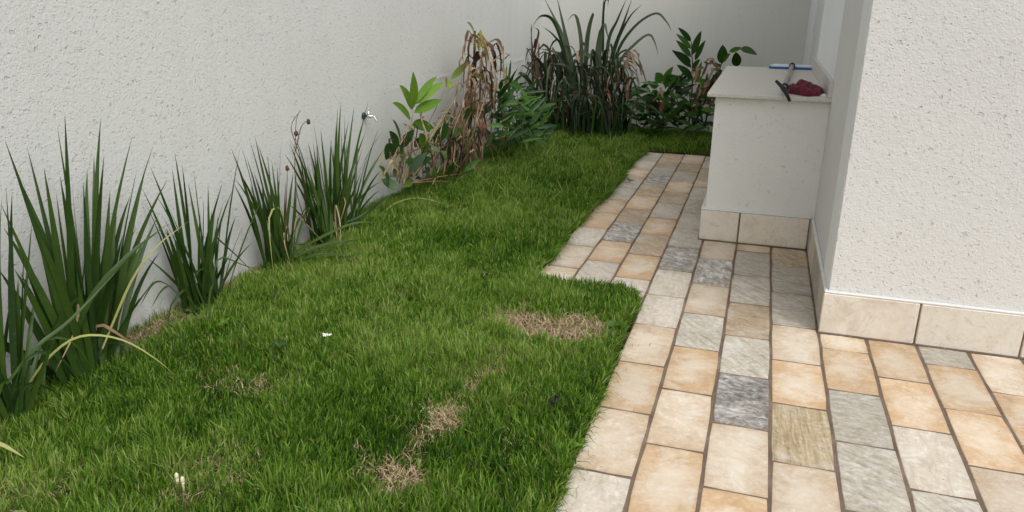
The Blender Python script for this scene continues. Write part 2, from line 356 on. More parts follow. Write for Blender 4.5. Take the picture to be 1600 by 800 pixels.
# ------------------------------------------------------------------ paving
pav = bpy.data.objects.new('paving', None); C.objects.link(pav); tag(pav, 'stone slab path of staggered quartzite tiles in brown mortar', 'paving', kind='structure')
bm = bmesh.new()
add_box(bm, -1.083, .385, 3.6021, 7.885, -.06, -.0015)
add_box(bm, -.463, 1.90, .6, 3.602, -.06, -.0016)
bm_obj('mortar_bed', bm, M['mortar'], pav)
CX = [-1.0897+.2078*k for k in range(0, 15)]; CX[7] = .368
def tile(x0, x1, y0, y1, key, th=.018):
    j = .0046
    cx, cy = (x0+x1)/2, (y0+y1)/2
    x0 += j+rnd.uniform(0, .0012); x1 -= j+rnd.uniform(0, .0012); y0 += .0036+rnd.uniform(0, .001); y1 -= .0036+rnd.uniform(0, .001)
    hx, hy = (x1-x0)/2, (y1-y0)/2; ring = []
    nxs, nys = 3, max(2, int((y1-y0)/.085))
    P = [(-hx+2*hx*i/nxs, -hy) for i in range(nxs)]+[(hx, -hy+2*hy*i/nys) for i in range(nys)]
    P += [(hx-2*hx*i/nxs, hy) for i in range(nxs)]+[(-hx, hy-2*hy*i/nys) for i in range(nys)]
    bm = bmesh.new(); rr = rnd.Random if 0 else rnd
    jit = [(rr.gauss(0, .0007), rr.gauss(0, .0008)) for _ in P]
    # clip the corners a little
    Q = []
    for (x, y), (a, b) in zip(P, jit):
        if abs(abs(x)-hx) < 1e-6 and abs(abs(y)-hy) < 1e-6:
            k = rr.uniform(.0010, .0045); x -= math.copysign(k, x); y -= math.copysign(k, y)
        Q.append((x+a, y+b))
    zt = rr.gauss(0, .0007); tx, ty = rr.gauss(0, .003), rr.gauss(0, .003)
    h = lambda x, y: zt+tx*x+ty*y
    lo = [bm.verts.new((x, y, -th)) for x, y in Q]
    mid = [bm.verts.new((x, y, h(x, y)-.0028)) for x, y in Q]
    top = [bm.verts.new((x*(1-.0022/hx), y*(1-.0022/hy), h(x, y))) for x, y in Q]
    n = len(Q)
    for a, b in ((lo, mid), (mid, top)):
        for i in range(n): bm.faces.new((a[i], a[(i+1) % n], b[(i+1) % n], b[i]))
    bm.faces.new(top)
    o = bm_obj('tile', bm, M[key], pav); o.location = (cx, cy, .001); return o
L = {0: ([7.875, 7.43, 7.033, 6.638, 6.209, 5.803, 5.372, 4.956, 4.546, 4.113, 3.70], 'GWPGWPOWBB'),
     1: ([7.875, 7.24, 6.845, 6.431, 5.99, 5.568, 5.158, 4.718, 4.285, 3.85], 'TGMTPTMPW'),
     2: ([7.88, 7.453, 7.038, 6.642, 6.209, 5.816, 5.369, 4.934, 4.495, 4.05, 3.66], 'BTGPTWPTPW'),
     3: ([7.88, 7.62, 7.268, 6.875, 6.443, 6.015, 5.584, 5.16, 4.723, 4.265, 3.842, 3.43, 3.004, 2.59, 2.168, 1.75, 1.33], 'GWTBWGWGMWWBPBWP'),
     4: ([4.925, 4.56, 4.088, 3.652, 3.236, 2.815, 2.392, 1.97, 1.55], 'BMBGPBPP'),
     5: ([4.925, 4.791, 4.319, 3.871, 3.438, 3.033, 2.611, 2.193, 1.77, 1.36], 'PGGTGDBPB'),
     6: ([4.925, 4.571, 4.099, 3.64, 3.237, 2.84, 2.418, 2.0, 1.6], 'TGGBPYBP'),
     7: ([3.60, 3.434, 3.028, 2.623, 2.21, 1.8, 1.4], 'PPGGPB'),
     8: ([3.60, 3.211, 2.805, 2.394, 1.98, 1.57], 'PPWGP'),
     9: ([3.60, 3.413, 3.007, 2.604, 2.2, 1.79], 'GPPBP'),
     10: ([3.60, 3.217, 2.804, 2.39, 1.98], 'BPPW'), 11: ([3.60, 3.41, 3.0, 2.6, 2.2], 'BPBP'), 12: ([3.60, 3.2, 2.8, 2.4], 'PBG'),
     13: ([3.60, 3.41, 3.0, 2.6], 'BPT')}
for k, (yy, keys) in L.items():
    for i, key in enumerate(keys):
        x0, x1 = CX[k], CX[k+1]
        if k == 3 and yy[i] > 5.0 or k == 3 and yy[i+1] > 4.95: x1 = min(x1, -.262)
        tile(x0, x1, yy[i+1], yy[i], key)
tile(CX[4], CX[5], 4.925, 5.0, 'B') if 0 else None
box_obj('edging_brick', (-.80, -.62, 7.91, 7.98, -.03, .022), M['drydark'], pav, .006)
box_obj('edging_brick', (-.60, -.36, 7.905, 7.97, -.03, .018), M['drydark'], pav, .006)

# ------------------------------------------------------------------ walls and house
o = box_obj('garden_wall', (XW-.18, XW, -4, YB, -.1, 2.7), M['wall_left']); tag(o, 'long white textured garden wall along the left of the lawn', 'wall')
o = box_obj('back_wall', (XW-.18, 3.2, YB+.002, YB+.2, -.1, 2.7), M['wall_back']); tag(o, 'pale textured wall closing the far end of the garden', 'wall')
HX, HY = .388, 3.632           # faces of the house: side wall (x) and front wall (y)
house = empty('house', (HX, HY, 0), 'white rough plastered house corner with stone plinth on the right', 'house')
def hb(name, b, mat, bev=0, seg=1):
    b = (b[0]-HX, b[1]-HX, b[2]-HY, b[3]-HY, b[4], b[5]); return box_obj(name, b, M[mat], house, bev, seg)
hb('front_wall', (HX, 5.5, HY, HY+.3, .0, 3.1), 'wall_house', .004, 2)
hb('corner_trim', (HX-.003, HX+.2, HY+.012, 3.94, .19, 3.1), 'wall_smooth')
hb('side_wall', (HX, HX+.25, 3.94, 4.975, .0, 3.1), 'wall_side')
hb('side_wall', (HX+.004, HX+.25, 4.975, 6.95, .0, 3.1), 'wall_palest')  # smooth middle stretch of the same wall, in the palest tone
hb('side_wall', (HX, HX+.25, 6.95, 7.95, .0, 3.1), 'wall_side')
hb('side_wall', (HX-.006, HX+.25, 7.95, YB, .0, 3.1), 'wall_smooth')  # smooth far stretch of the same wall, in the pale tone
hb('shading_roof_slab', (HX-.30, 5.6, HY+.3, YB-.01, 3.1, 3.25), 'wall_smooth')  # unseen roof cap; its overhang is added to shade the side and back
def slab_piece(bm, b, bev=.004):
    add_box(bm, *b, bev=bev, seg=2)
def plinth(name, b, parent, org, mat='K'):
    bm = bmesh.new(); add_box(bm, *b, bev=.004, seg=1)
    c = Vector(((b[0]+b[1])/2, (b[2]+b[3])/2, (b[4]+b[5])/2))
    for v in bm.verts: v.co -= c
    o = bm_obj(name, bm, M[mat], parent); o.location = c-Vector(org); return o
PX, PY = .368, 3.608
horg = (HX, HY, 0)
for x0, x1 in ((PX, .768), (.776, 1.184), (1.192, 1.60), (1.608, 2.02)):
    plinth('plinth_tile', (x0, x1, PY, HY-.003, .002, .196), house, horg)
for y0, y1, k in ((3.612, 3.92, 'W'), (3.928, 4.33, 'G'), (4.338, 4.93, 'W')):
    plinth('plinth_tile', (PX+.001, HX-.003, y0, y1, .002, .196), house, horg, k)
bm = bmesh.new(); add_box(bm, PX-HX+.002, 1.7, PY-HY+.002, -.001, .1965, .206, bev=.003); bm_obj('plinth_ledge', bm, M['ledge'], house)
bm = bmesh.new(); add_box(bm, PX-HX+.002, -.001, 0.0, 4.93-HY, .1965, .2055, bev=.003); bm_obj('plinth_ledge', bm, M['ledge'], house)
bm = bmesh.new(); add_box(bm, PX-HX+.004, 2.4, PY-HY+.004, -.0035, .0, .1955); add_box(bm, PX-HX+.006, -.0035, .0, 4.93-HY, .0, .1955); bm_obj('plinth_mortar', bm, M['mortar'], house)

box_obj('mortar_joint', (.366, 2.0, 3.5985, 3.6095, -.02, .0035), M['mortar'], pav)
box_obj('mortar_joint', (.360, .3695, 3.61, 4.93, -.02, .0030), M['mortar'], pav)
box_obj('mortar_joint', (-.292, .359, 4.9235, 4.9475, -.02, .0032), M['mortar'], pav)
box_obj('mortar_joint', (-.297, -.2885, 4.9485, 7.1, -.02, .0034), M['mortar'], pav)
# counter
KX0, KX1, KY0, KY1 = -.268, HX+.0025, 4.968, 7.15
cnt = empty('laundry_counter', (0, KY0, 0), 'outdoor laundry counter with speckled stone top and rough white sides against the house', 'counter')
org = Vector((0, KY0, 0))
def kb(name, b, mat, bev=0, seg=1): return box_obj(name, (b[0], b[1], b[2]-KY0, b[3]-KY0, b[4], b[5]), M[mat], cnt, bev, seg)
kb('body', (KX0, KX1, KY0, KY1-.02, 0, .905), 'counter_wall', .005, 2)
kb('countertop', (-.318, KX1, 4.925, KY1+.02, .907, .930), 'granite', .003, 2)
kb('backsplash', (KX1-.022, KX1-.001, 4.945, KY1+.01, .931, 1.03), 'granite', .003, 2)
for x0, x1 in ((-.290, -.0545), (-.0465, PX-.006)):
    plinth('plinth_tile', (x0, x1, KY0-.022, KY0-.003, .002, .196), cnt, org)
for i in range(5):
    y0 = KY0+.43*i-.018
    plinth('plinth_tile', (KX0-.022, KX0-.003, y0, min(y0+.422, KY1), .002, .196), cnt, org, 'KWBKW'[i])
kb('plinth_ledge', (KX0-.024, PX, KY0-.023, KY0-.001, .1965, .206), 'ledge', .003)
kb('plinth_ledge', (KX0-.0245, KX0-.001, KY0-.0005, KY1, .1965, .206), 'ledge', .003)
bm = bmesh.new(); add_box(bm, KX0-.018, PX-.004, -.019, -.0035, 0, .1955); add_box(bm, KX0-.017, KX0-.004, -.001, KY1-KY0-.01, 0, .1955)
bm_obj('plinth_mortar', bm, M['mortar'], cnt)

# ------------------------------------------------------------------ leaves
def ribbon(name, parent, pts, wid, mat, nrm=(1, 0, 0), prof=None, fold=.25, twist=0, org=None):
    """a folded leaf blade along world points; two faces across, tapering by prof(t)"""
    n = len(pts)-1; org = Vector(org if org is not None else parent.location)
    nrm = Vector(nrm).normalized(); V = []; F = []
    for i, p in enumerate(pts):
        t = i/n; tg = (pts[min(i+1, n)]-pts[max(i-1, 0)]).normalized()
        s = tg.cross(nrm)
        if s.length < .05: s = tg.cross(Vector((.3, 1, .2)))
        s.normalize(); u = s.cross(tg)
        if twist: s = Matrix.Rotation(twist*t, 3, tg) @ s; u = s.cross(tg)
        w_ = wid*.5*(prof(t) if prof else 1); p = Vector(p)-org
        V += [tuple(p-s*w_+u*w_*fold), tuple(p), tuple(p+s*w_+u*w_*fold)]
    for i in range(n):
        a = i*3; F += [(a, a+1, a+4, a+3), (a+1, a+2, a+5, a+4)]
    me = bpy.data.meshes.new(name); me.from_pydata(V, [], F)
    for q in me.polygons: q.use_smooth = True
    return mesh_obj(name, me, mat, parent)
sword = lambda t: (.75+.35*min(1, t*3))*(1-max(0, (t-.45)/.55)**1.6)*.97+.03
lance = lambda t: max(.03, math.sin(math.pi*min(1, t**.75*.985+.01))**.8)
reedp = lambda t: (.6+.4*min(1, t*4))*(1-t**2.2)+.02
jv = lambda s: Vector((rnd.gauss(0, s), rnd.gauss(0, s), rnd.gauss(0, s)))

def sword_clump(label, bpx, Xb, half, tips, nfill, hfill, wid, group, extra=()):
    b = gnd(*bpx); b = Vector((Xb, onX(bpx[0], bpx[1], Xb).y, 0)); 
    root = empty('sword_leaf_plant', b, label, 'plant', group)
    ybase = b.y
    def leaf(tip, X, wd, mt, bend=.06, y0=None):
        y = y0 if y0 is not None else ybase+rnd.uniform(-half, half)
        bb = Vector((Xb+rnd.uniform(-.06, .06), y, rnd.uniform(-.02, .01)))
        mid = (bb+tip)/2; out = Vector((rnd.gauss(0, .3), (bb.y-tip.y)*.4, 0)); mid = bb.lerp(tip, .55)+Vector((rnd.gauss(0, .012), (bb.y-tip.y)*bend*2, abs(tip.y-bb.y)*bend*2.5))
        nr = Vector((1, rnd.gauss(-.35, .55), rnd.gauss(.1, .1)))
        ribbon('leaf', root, bez(bb, mid, tip, 9), wd, mt, nr, sword, rnd.uniform(.1, .4), rnd.gauss(0, .5))
    for tx, ty in tips:
        X = max(XW+.015, min(-2.1, Xb+rnd.uniform(-.12, .12))); T = onX(tx, ty, X)
        # roots fan out: a leaf leaning one way grows from that side of the clump
        side = max(-1, min(1, (T.y-ybase)/.45)); leaf(T, X, wid*rnd.uniform(.48, .78), M['iris'], y0=ybase+half*side*.8+rnd.uniform(-.3, .3)*half)
    for i in range(int(nfill*.6)):
        a = rnd.gauss(0, .34); h = hfill*rnd.uniform(.45, .95)
        X = max(XW+.015, min(-2.1, Xb+rnd.gauss(.01, .09)))
        T = Vector((X, ybase+a*h*.9+rnd.uniform(-half, half)*.6, h*math.cos(a)))
        leaf(T, X, wid*rnd.uniform(.5, .85), M['iris'], y0=ybase+max(-1, min(1, a*1.8))*half*.8+rnd.uniform(-.4, .4)*half)
    for i in range(5):        # withered and folded leaves round the foot
        y = ybase+rnd.uniform(-1, 1)*half; sg = rnd.choice([-1, 1]); b0 = Vector((Xb+rnd.uniform(-.03, .06), y, 0)); h = rnd.uniform(.12, .34)
        ps = [b0, b0+Vector((.03, sg*.05, h)), b0+Vector((rnd.uniform(.03, .12), sg*rnd.uniform(.10, .18), h*rnd.uniform(.7, 1.05))), b0+Vector((rnd.uniform(.05, .2), sg*rnd.uniform(.16, .30), h*rnd.uniform(.05, .5)))]
        ribbon('leaf', root, spline(ps, 3), wid*rnd.uniform(.35, .6), M[rnd.choice(['iris', 'iris', 'dry', 'iris_yel', 'stalk'])], (.8, -.4, .4), reedp, .3, rnd.gauss(0, .6))
    for pts, mt, wd in extra:
        ribbon('leaf', root, spline(pts, 4), wd, M[mt], (.6, -.3, 1), reedp if mt != 'iris' else sword, .25)
    return root
g1 = 'sword leaved plants in a row along the garden wall'
def pX(l, X): return [onX(a, b, X) for a, b in l]
def sc(l, ox, oy, s): return [(ox+a/s, oy+b/s) for a, b in l]
A = sword_clump('sword leaved plant cut off by the left edge of the picture', (6, 622), -2.40, .10,
    sc([(15, 225), (5, 250), (80, 315), (30, 245), (45, 455), (148, 500), (112, 590), (35, 470), (-20, 200), (-30, 300), (60, 380), (95, 470), (-40, 180)], 0, 150, 1.6), 22, .62, .030, g1,
    extra=[([onX(38, 610, -2.36), onX(75, 560, -2.28), onX(125, 526, -2.18), onX(190, 531, -2.08), onX(250, 566, -1.98), gnd(288, 603, .03)], 'iris_yel', .011),
           ([onX(-20, 690, -2.2), onX(5, 696, -2.15), gnd(40, 716, .05)], 'iris_yel', .016),
           ([onX(10, 600, -2.36), onX(60, 540, -2.3), onX(110, 500, -2.27), onX(190, 416, -2.24)], 'iris', .013)])
B = sword_clump('largest and tallest sword leaved plant, in the left foreground against the wall', (134, 573), -2.43, .10,
    sc([(162, 45), (142, 70), (252, 55), (68, 128), (12, 110), (44, 168), (330, 105), (383, 125), (365, 180), (218, 185), (235, 150), (300, 215), (418, 210), (343, 180), (110, 180), (208, 215), (140, 240), (150, 200), (275, 235), (2, 270), (75, 300), (240, 180), (325, 250), (90, 225), (395, 300), (180, 215), (260, 150), (10, 330), (50, 440), (340, 330), (60, 230), (290, 260), (400, 390)], 0, 150, 1.6), 42, .66, .036, g1,
    extra=[([onX(108, 560, -2.4), onX(140, 470, -2.33), onX(200, 400, -2.25), onX(262, 350, -2.2)], 'iris', .020),
           ([onX(160, 545, -2.36), onX(205, 440, -2.3), onX(245, 385, -2.26), onX(296, 345, -2.23)], 'iris_yel', .010)])
Cc = sword_clump('narrow sword leaved plant standing just right of the largest one along the wall', (315, 480), -2.45, .09,
    sc([(437, 143), (602, 125), (520, 220), (557, 215), (582, 235), (430, 180), (375, 175), (485, 190), (355, 230), (632, 365), (612, 320), (400, 290), (455, 170), (590, 300), (470, 215), (385, 290), (500, 290), (545, 300), (362, 262), (392, 250), (560, 260), (530, 285), (415, 330)], 0, 150, 1.6), 30, .60, .027, g1,
    extra=[([onX(290, 476, -2.42), onX(262, 446, -2.38), onX(240, 443, -2.36), onX(218, 480, -2.33)], 'iris', .012),
           ([onX(292, 478, -2.42), onX(268, 449, -2.36), onX(252, 455, -2.33), onX(236, 482, -2.3)], 'iris', .010)])
q2 = lambda l: sc(l, 350, 100, 2.2857)
Dd = sword_clump('sword leaved plant with leaves arching right over the grass, fourth along the wall', (440, 404), -2.45, .11,
    q2([(25, 300), (62, 290), (110, 255), (92, 275), (35, 430), (40, 410), (155, 325), (205, 275), (190, 365), (245, 450), (108, 390), (122, 290), (58, 390), (230, 400), (260, 440), (80, 330), (300, 500), (170, 345), (0, 360)]), 30, .62, .027, g1,
    extra=[([onX(455, 398, -2.4), onX(500, 372, -2.25), onX(550, 350, -2.1), onX(588, 347, -2.0)], 'iris', .018),
           ([onX(460, 402, -2.38), onX(500, 385, -2.3), onX(540, 378, -2.2), onX(568, 374, -2.1)], 'iris', .020),
           ([onX(465, 408, -2.36), onX(500, 398, -2.25), onX(540, 400, -2.15), gnd(566, 406, .04)], 'iris', .018)])
Ee = sword_clump('bushy sword leaved plant just before the tap, with dark seed stalks', (520, 360), -2.42, .17,
    q2([(418, 135), (405, 160), (465, 150), (515, 135), (455, 215), (568, 240), (555, 225), (318, 200), (345, 235), (215, 320), (235, 285), (380, 270), (430, 180), (575, 300), (505, 245), (545, 335), (330, 295), (275, 330), (230, 500), (490, 220), (560, 380), (250, 250), (300, 280), (310, 320), (480, 270), (445, 205), (420, 230), (528, 290), (290, 400), (250, 420), (556, 450), (400, 210), (560, 420), (495, 300)]), 60, .72, .026, g1,
    extra=[([onX(530, 352, -2.4), onX(570, 335, -2.3), onX(600, 310, -2.2), onX(618, 300, -2.15)], 'iris', .016)])
def stalk(parent, pts, rad, mat, name='stalk'):
    bm = bmesh.new(); tube(bm, [p-Vector(parent.location) for p in pts], [rad*(1-.5*i/(len(pts)-1)) for i in range(len(pts))], 5)
    return bm_obj(name, bm, M[mat], parent, True)
for pts in ([(478, 350), (462, 290), (462, 200), (467, 175)], [(480, 350), (470, 250), (455, 200), (470, 172)], [(462, 236), (470, 200), (480, 188)]):
    stalk(Ee, spline([onX(a, b, -2.36) for a, b in q2([((a-350)*2.2857, (b-100)*2.2857) for a, b in pts])], 4), .003, 'drydark', 'seed_stalk')
stalk(Dd, spline(pX([(445, 395), (447, 330), (449, 265)], -2.38), 4), .003, 'drydark', 'seed_stalk')
for P_, X, par in (((482, 190), -2.36, Ee), ((449, 263), -2.38, Dd), ((463, 208), -2.36, Ee)):
    bm = bmesh.new(); bmesh.ops.create_icosphere(bm, subdivisions=1, radius=.011)
    for v in bm.verts: v.co = Vector((v.co.x, v.co.y, v.co.z*1.6))+jv(.002)
    s_ = bm_obj('seed_head', bm, M['drydark'], par, True); s_.location = onX(*P_, X)-par.location
r_ = empty('fallen_leaf', gnd(600, 330, .03), 'long pale green blade arching over the lawn below the tap', 'leaf')
ribbon('leaf', r_, spline([gnd(592, 338, .03), onX(620, 317, -2.35), onX(655, 309.5, -2.26), gnd(706, 321, .06)], 5), .018, M['iris_yel'], (0, -.4, 1), reedp, .2)

# ---- broad leaved ginger at the wall
def broad(root, base, tip, wid, mat, sag=.0, nr=None, name='leaf', n=8):
    mid = base.lerp(tip, .5)+Vector((0, 0, sag)); L_ = (tip-base).length
    nr = nr or Vector((.7, -.6, .5))+jv(.13)
    return ribbon(name, root, bez(base, mid, tip, n), wid, M[mat], nr, lance, .22, 0)
def droop(root, base, tip, wid, mat, nr=None, amp=.05):
    mid = base.lerp(tip, .35)+Vector((rnd.gauss(0, .03), rnd.gauss(0, .03), amp))
    pts = spline([base, mid, base.lerp(tip, .7)+jv(.015), tip], 3)
    return ribbon('dry_leaf', root, pts, wid, M[mat], nr or (Vector((.7, -.6, .2))+jv(.5)), lambda t: lance(t)*(.7+.3*math.sin(t*23)), rnd.uniform(.3, .9), rnd.gauss(0, 1.6))
k3 = lambda a, b, X: onX(560+a/2.5, b/2.5, X)
G = empty('ginger_plant', (-2.38, k3(170, 715, -2.38).y, 0), 'leafy ginger with a bright green rosette of broad leaves on pale stalks', 'plant')
X = -2.32
for a, b, c, d_, wd, mt in [(215, 420, 213, 280, .075, 'ging'), (213, 425, 160, 332, .085, 'ging'), (203, 465, 133, 402, .075, 'ging'), (222, 400, 307, 298, .05, 'ging'), (225, 405, 333, 322, .07, 'ging'), (218, 440, 328, 390, .075, 'ging'),
                     (165, 550, 133, 468, .06, 'gdark'), (155, 580, 120, 512, .08, 'gdark'), (140, 565, 108, 625, .09, 'gdark'), (125, 720, 80, 648, .07, 'gdark'), (210, 490, 295, 500, .09, 'ging'), (280, 510, 215, 478, .07, 'bush'),
                     (330, 540, 410, 500, .10, 'gdark'), (300, 560, 350, 480, .09, 'gdark'), (175, 730, 215, 705, .06, 'ging'), (150, 740, 90, 700, .07, 'gdark'), (270, 560, 250, 620, .09, 'gdark'), (350, 560, 330, 640, .08, 'gdark'), (240, 520, 270, 600, .07, 'bush'),
                     (180, 620, 140, 590, .07, 'gdark'), (240, 640, 290, 620, .06, 'gdark'), (340, 300, 345, 345, .03, 'gyel')]:
    broad(G, k3(a, b, X+rnd.uniform(-.05, .05)), k3(c, d_, X+rnd.uniform(-.08, .1)), wd, mt, rnd.uniform(.005, .03))
for ps in [[(170, 715), (190, 600), (215, 430)], [(185, 715), (240, 560), (280, 470), (340, 345)], [(150, 710), (165, 560), (205, 470)], [(175, 720), (200, 650), (270, 560), (350, 430), (430, 300)], [(205, 700), (300, 590), (480, 512), (515, 560)], [(215, 690), (330, 540), (440, 360), (510, 300)], [(130, 690), (140, 610), (190, 520)], [(290, 720), (320, 640), (325, 560)], [(215, 712), (320, 690), (415, 678)], [(200, 716), (300, 708), (372, 712)], [(160, 715), (175, 640), (180, 540)], [(300, 560), (330, 470), (365, 350)], [(190, 705), (225, 600), (235, 560)]]:
    stalk(G, spline([k3(a, b, X+rnd.uniform(-.03, .06)) for a, b in ps], 4), rnd.uniform(.004, .0065), rnd.choice(['stalk', 'dry', 'stalk']))
for i in range(45):
    b0 = k3(rnd.uniform(150, 420), rnd.uniform(540, 700), -2.45+rnd.random()*.2); tp = b0+Vector((rnd.uniform(-.05, .1), rnd.gauss(0, .1), rnd.uniform(-.05, .14))); tp.x = max(tp.x, XW+.02)
    broad(G, b0, tp, rnd.uniform(.03, .07), rnd.choice(['gdark', 'gdark', 'bush']), .02, n=5)
for i in range(20):
    a = rnd.uniform(140, 430); b = rnd.uniform(640, 720); stalk(G, spline([k3(a, b, -2.35), k3(a+rnd.uniform(-10, 60), b-rnd.uniform(60, 120), -2.33+rnd.uniform(-.08, .1)), k3(a+rnd.uniform(0, 130), b-rnd.uniform(120, 260), -2.33+rnd.uniform(-.08, .1))], 3), rnd.uniform(.004, .007), rnd.choice(['stalk', 'dry', 'drydark']))
for i in range(34):
    a = rnd.uniform(130, 400); b = rnd.uniform(430, 640); droop(G, k3(a, b, X+rnd.uniform(-.06, .1)), k3(a+rnd.uniform(-50, 60), min(700, b+rnd.uniform(60, 150)), X+rnd.uniform(-.05, .12)), rnd.uniform(.012, .028), rnd.choice(['dry', 'drydark', 'stalk', 'drydark']))
droop(G, k3(310, 440, X), k3(378, 500, X), .03, 'dry'); droop(G, k3(470, 515, X), k3(528, 585, X+.05), .02, 'dry')

T_ = empty('dried_ginger_plant', (-2.36, k3(440, 600, -2.36).y, 0), 'tall half dead ginger with withered brown leaves hanging from its stem against the wall', 'plant')
X = -2.34
stalk(T_, spline([k3(430, 610, X), k3(440, 400, X), k3(452, 250, X), k3(455, 120, X)], 4), .018, 'drydark')
stalk(T_, spline([k3(470, 610, X), k3(475, 400, X), k3(480, 250, X), k3(500, 170, X)], 4), .013, 'dry')
stalk(T_, spline([k3(410, 610, X), k3(425, 480, X), k3(440, 300, X)], 4), .010, 'dry')
for a, b, c, d_, wd, mt in [(452, 125, 424, 88, .05, 'ging'), (455, 215, 448, 112, .075, 'gyel'), (470, 200, 478, 115, .06, 'gyel'), (362, 310, 440, 238, .055, 'gyel'), (365, 320, 352, 350, .05, 'gyel'), (505, 318, 425, 290, .08, 'gyel'), (485, 150, 500, 215, .055, 'gyel')]:
    broad(T_, k3(a, b, X), k3(c, d_, X+rnd.uniform(-.02, .06)), wd, mt, .02)
for a, b, c, d_, wd, mt in [(480, 150, 535, 225, .07, 'dry'), (500, 165, 540, 260, .06, 'dry'), (460, 200, 450, 330, .09, 'drydark'), (490, 210, 520, 300, .06, 'dry'), (440, 290, 520, 300, .05, 'dry'), (450, 240, 505, 265, .05, 'dry'), (430, 310, 415, 480, .06, 'dry'), (500, 320, 535, 430, .045, 'dry'),
                            (480, 320, 525, 400, .04, 'dry'), (430, 400, 480, 470, .05, 'dry'), (425, 405, 410, 520, .05, 'drydark'), (450, 420, 485, 520, .05, 'dry'), (540, 300, 515, 450, .04, 'dry'), (520, 200, 545, 290, .06, 'drydark'), (380, 400, 375, 500, .05, 'drydark'), (400, 450, 470, 400, .04, 'dry')]:
    droop(T_, k3(a, b, X+rnd.uniform(0, .08)), k3(c, d_, X+rnd.uniform(0, .1)), wd, mt)
for i in range(84):
    b = rnd.uniform(150, 600); a = rnd.gauss(478-(b-150)*.10, 18+(b-150)*.07); sgn = rnd.choice([-1, 1, 1]); w0 = rnd.uniform(15, 60)
    p0 = k3(a, b, X+rnd.uniform(0, .1)); p1 = k3(a+sgn*w0*.6, b-rnd.uniform(5, 35), X+rnd.uniform(.02, .14)); p2 = k3(a+sgn*w0, b+rnd.uniform(20, 50), X+rnd.uniform(.02, .16)); p3 = k3(a+sgn*w0*rnd.uniform(.7, 1.1), b+rnd.uniform(60, 150), X+rnd.uniform(.02, .16)); p3.z = max(p3.z, .02)
    ribbon('dry_leaf', T_, spline([p0, p1, p2, p3], 3), rnd.uniform(.012, .034), M[rnd.choice(['dry', 'dry', 'drydark', 'stalk', 'dry'])], Vector((.7, -.6, .2))+jv(.6), lambda t: lance(t)*(.8+.2*math.sin(t*19)), rnd.uniform(.2, .8), rnd.gauss(0, 1.3))
for i in range(22):
    a = rnd.uniform(330, 470); p0 = k3(a-rnd.uniform(0, 60), rnd.uniform(620, 680), X); p0.z = max(0, p0.z); stalk(T_, spline([p0, k3(a+10, 480, X+rnd.uniform(-.05, .12)), k3(a+rnd.uniform(10, 90), rnd.uniform(290, 380), X+rnd.uniform(-.05, .12))], 3), rnd.uniform(.0035, .0065), rnd.choice(['stalk', 'dry', 'drydark', 'dry']))
for i in range(26):
    b0 = k3(rnd.uniform(330, 520), rnd.uniform(440, 640), X-.1+rnd.random()*.15); tp_ = b0+Vector((rnd.uniform(-.05, .12), rnd.gauss(0, .15), rnd.uniform(-.05, .18))); tp_.x = max(tp_.x, XW+.02)
    broad(T_, b0, tp_, rnd.uniform(.04, .08), 'gdark', .02, n=5)
for i in range(5):
    broad(T_, k3(488, 490, X+.1), k3(488+rnd.uniform(-25, 22), 490+rnd.uniform(-30, 20), X+.12), .03, 'red', name='bract', n=4)

Bu = empty('green_bush', (-2.30, k3(610, 560, -2.30).y, 0), 'low glossy green bush between the withered ginger and the far corner', 'bush')
for i in range(230):
    u = rnd.random(); cx_ = 530+u*185+rnd.gauss(0, 12); top = 310+abs(u-.25)*150; cy_ = rnd.uniform(top, 560); X = -2.42+rnd.random()*.55*min(1, (cy_-280)/200)
    b0 = k3(cx_, cy_, X); dr = Vector((rnd.gauss(.3, .6), rnd.gauss(0, .8), rnd.uniform(-.1, .9))).normalized(); l = rnd.uniform(.10, .28)
    tp = b0+dr*l; tp.x = max(tp.x, XW+.02); broad(Bu, b0, tp, rnd.uniform(.018, .045), rnd.choice(['bush', 'gdark', 'gdark', 'gdark']), .02, n=5)
for i in range(14):
    a = rnd.uniform(560, 690); stalk(Bu, spline([Vector((-2.3+rnd.uniform(-.1, .2), Bu.location.y+rnd.uniform(-.5, .7), 0)), k3(a, 440, -2.3)+jv(.03), k3(a+rnd.uniform(-20, 20), 370, -2.35)], 3), .006, 'gdark', 'stem')
for a, b, c, d_ in [(600, 450, 740, 390), (640, 520, 660, 590), (590, 330, 650, 345), (560, 320, 590, 300), (700, 420, 735, 385)]:
    broad(Bu, k3(a, b, -2.15), k3(c, d_, -2.05), .05, 'bush', .02)
Wd = empty('whorled_weed', (-2.45, k3(568, 470, -2.45).y, 0), 'thin weed stem with spiky whorls rising above the green bush', 'weed')
stalk(Wd, [k3(572, 470, -2.45), k3(568, 300, -2.47), k3(567, 180, -2.48)], .006, 'reed')
for b, n_ in ((205, 6), (235, 5)):
    for i in range(n_): broad(Wd, k3(567, b, -2.47), k3(567+rnd.uniform(-38, 38), b+rnd.uniform(-25, 22), -2.4+rnd.uniform(-.1, .1)), .012, 'reed', n=3)

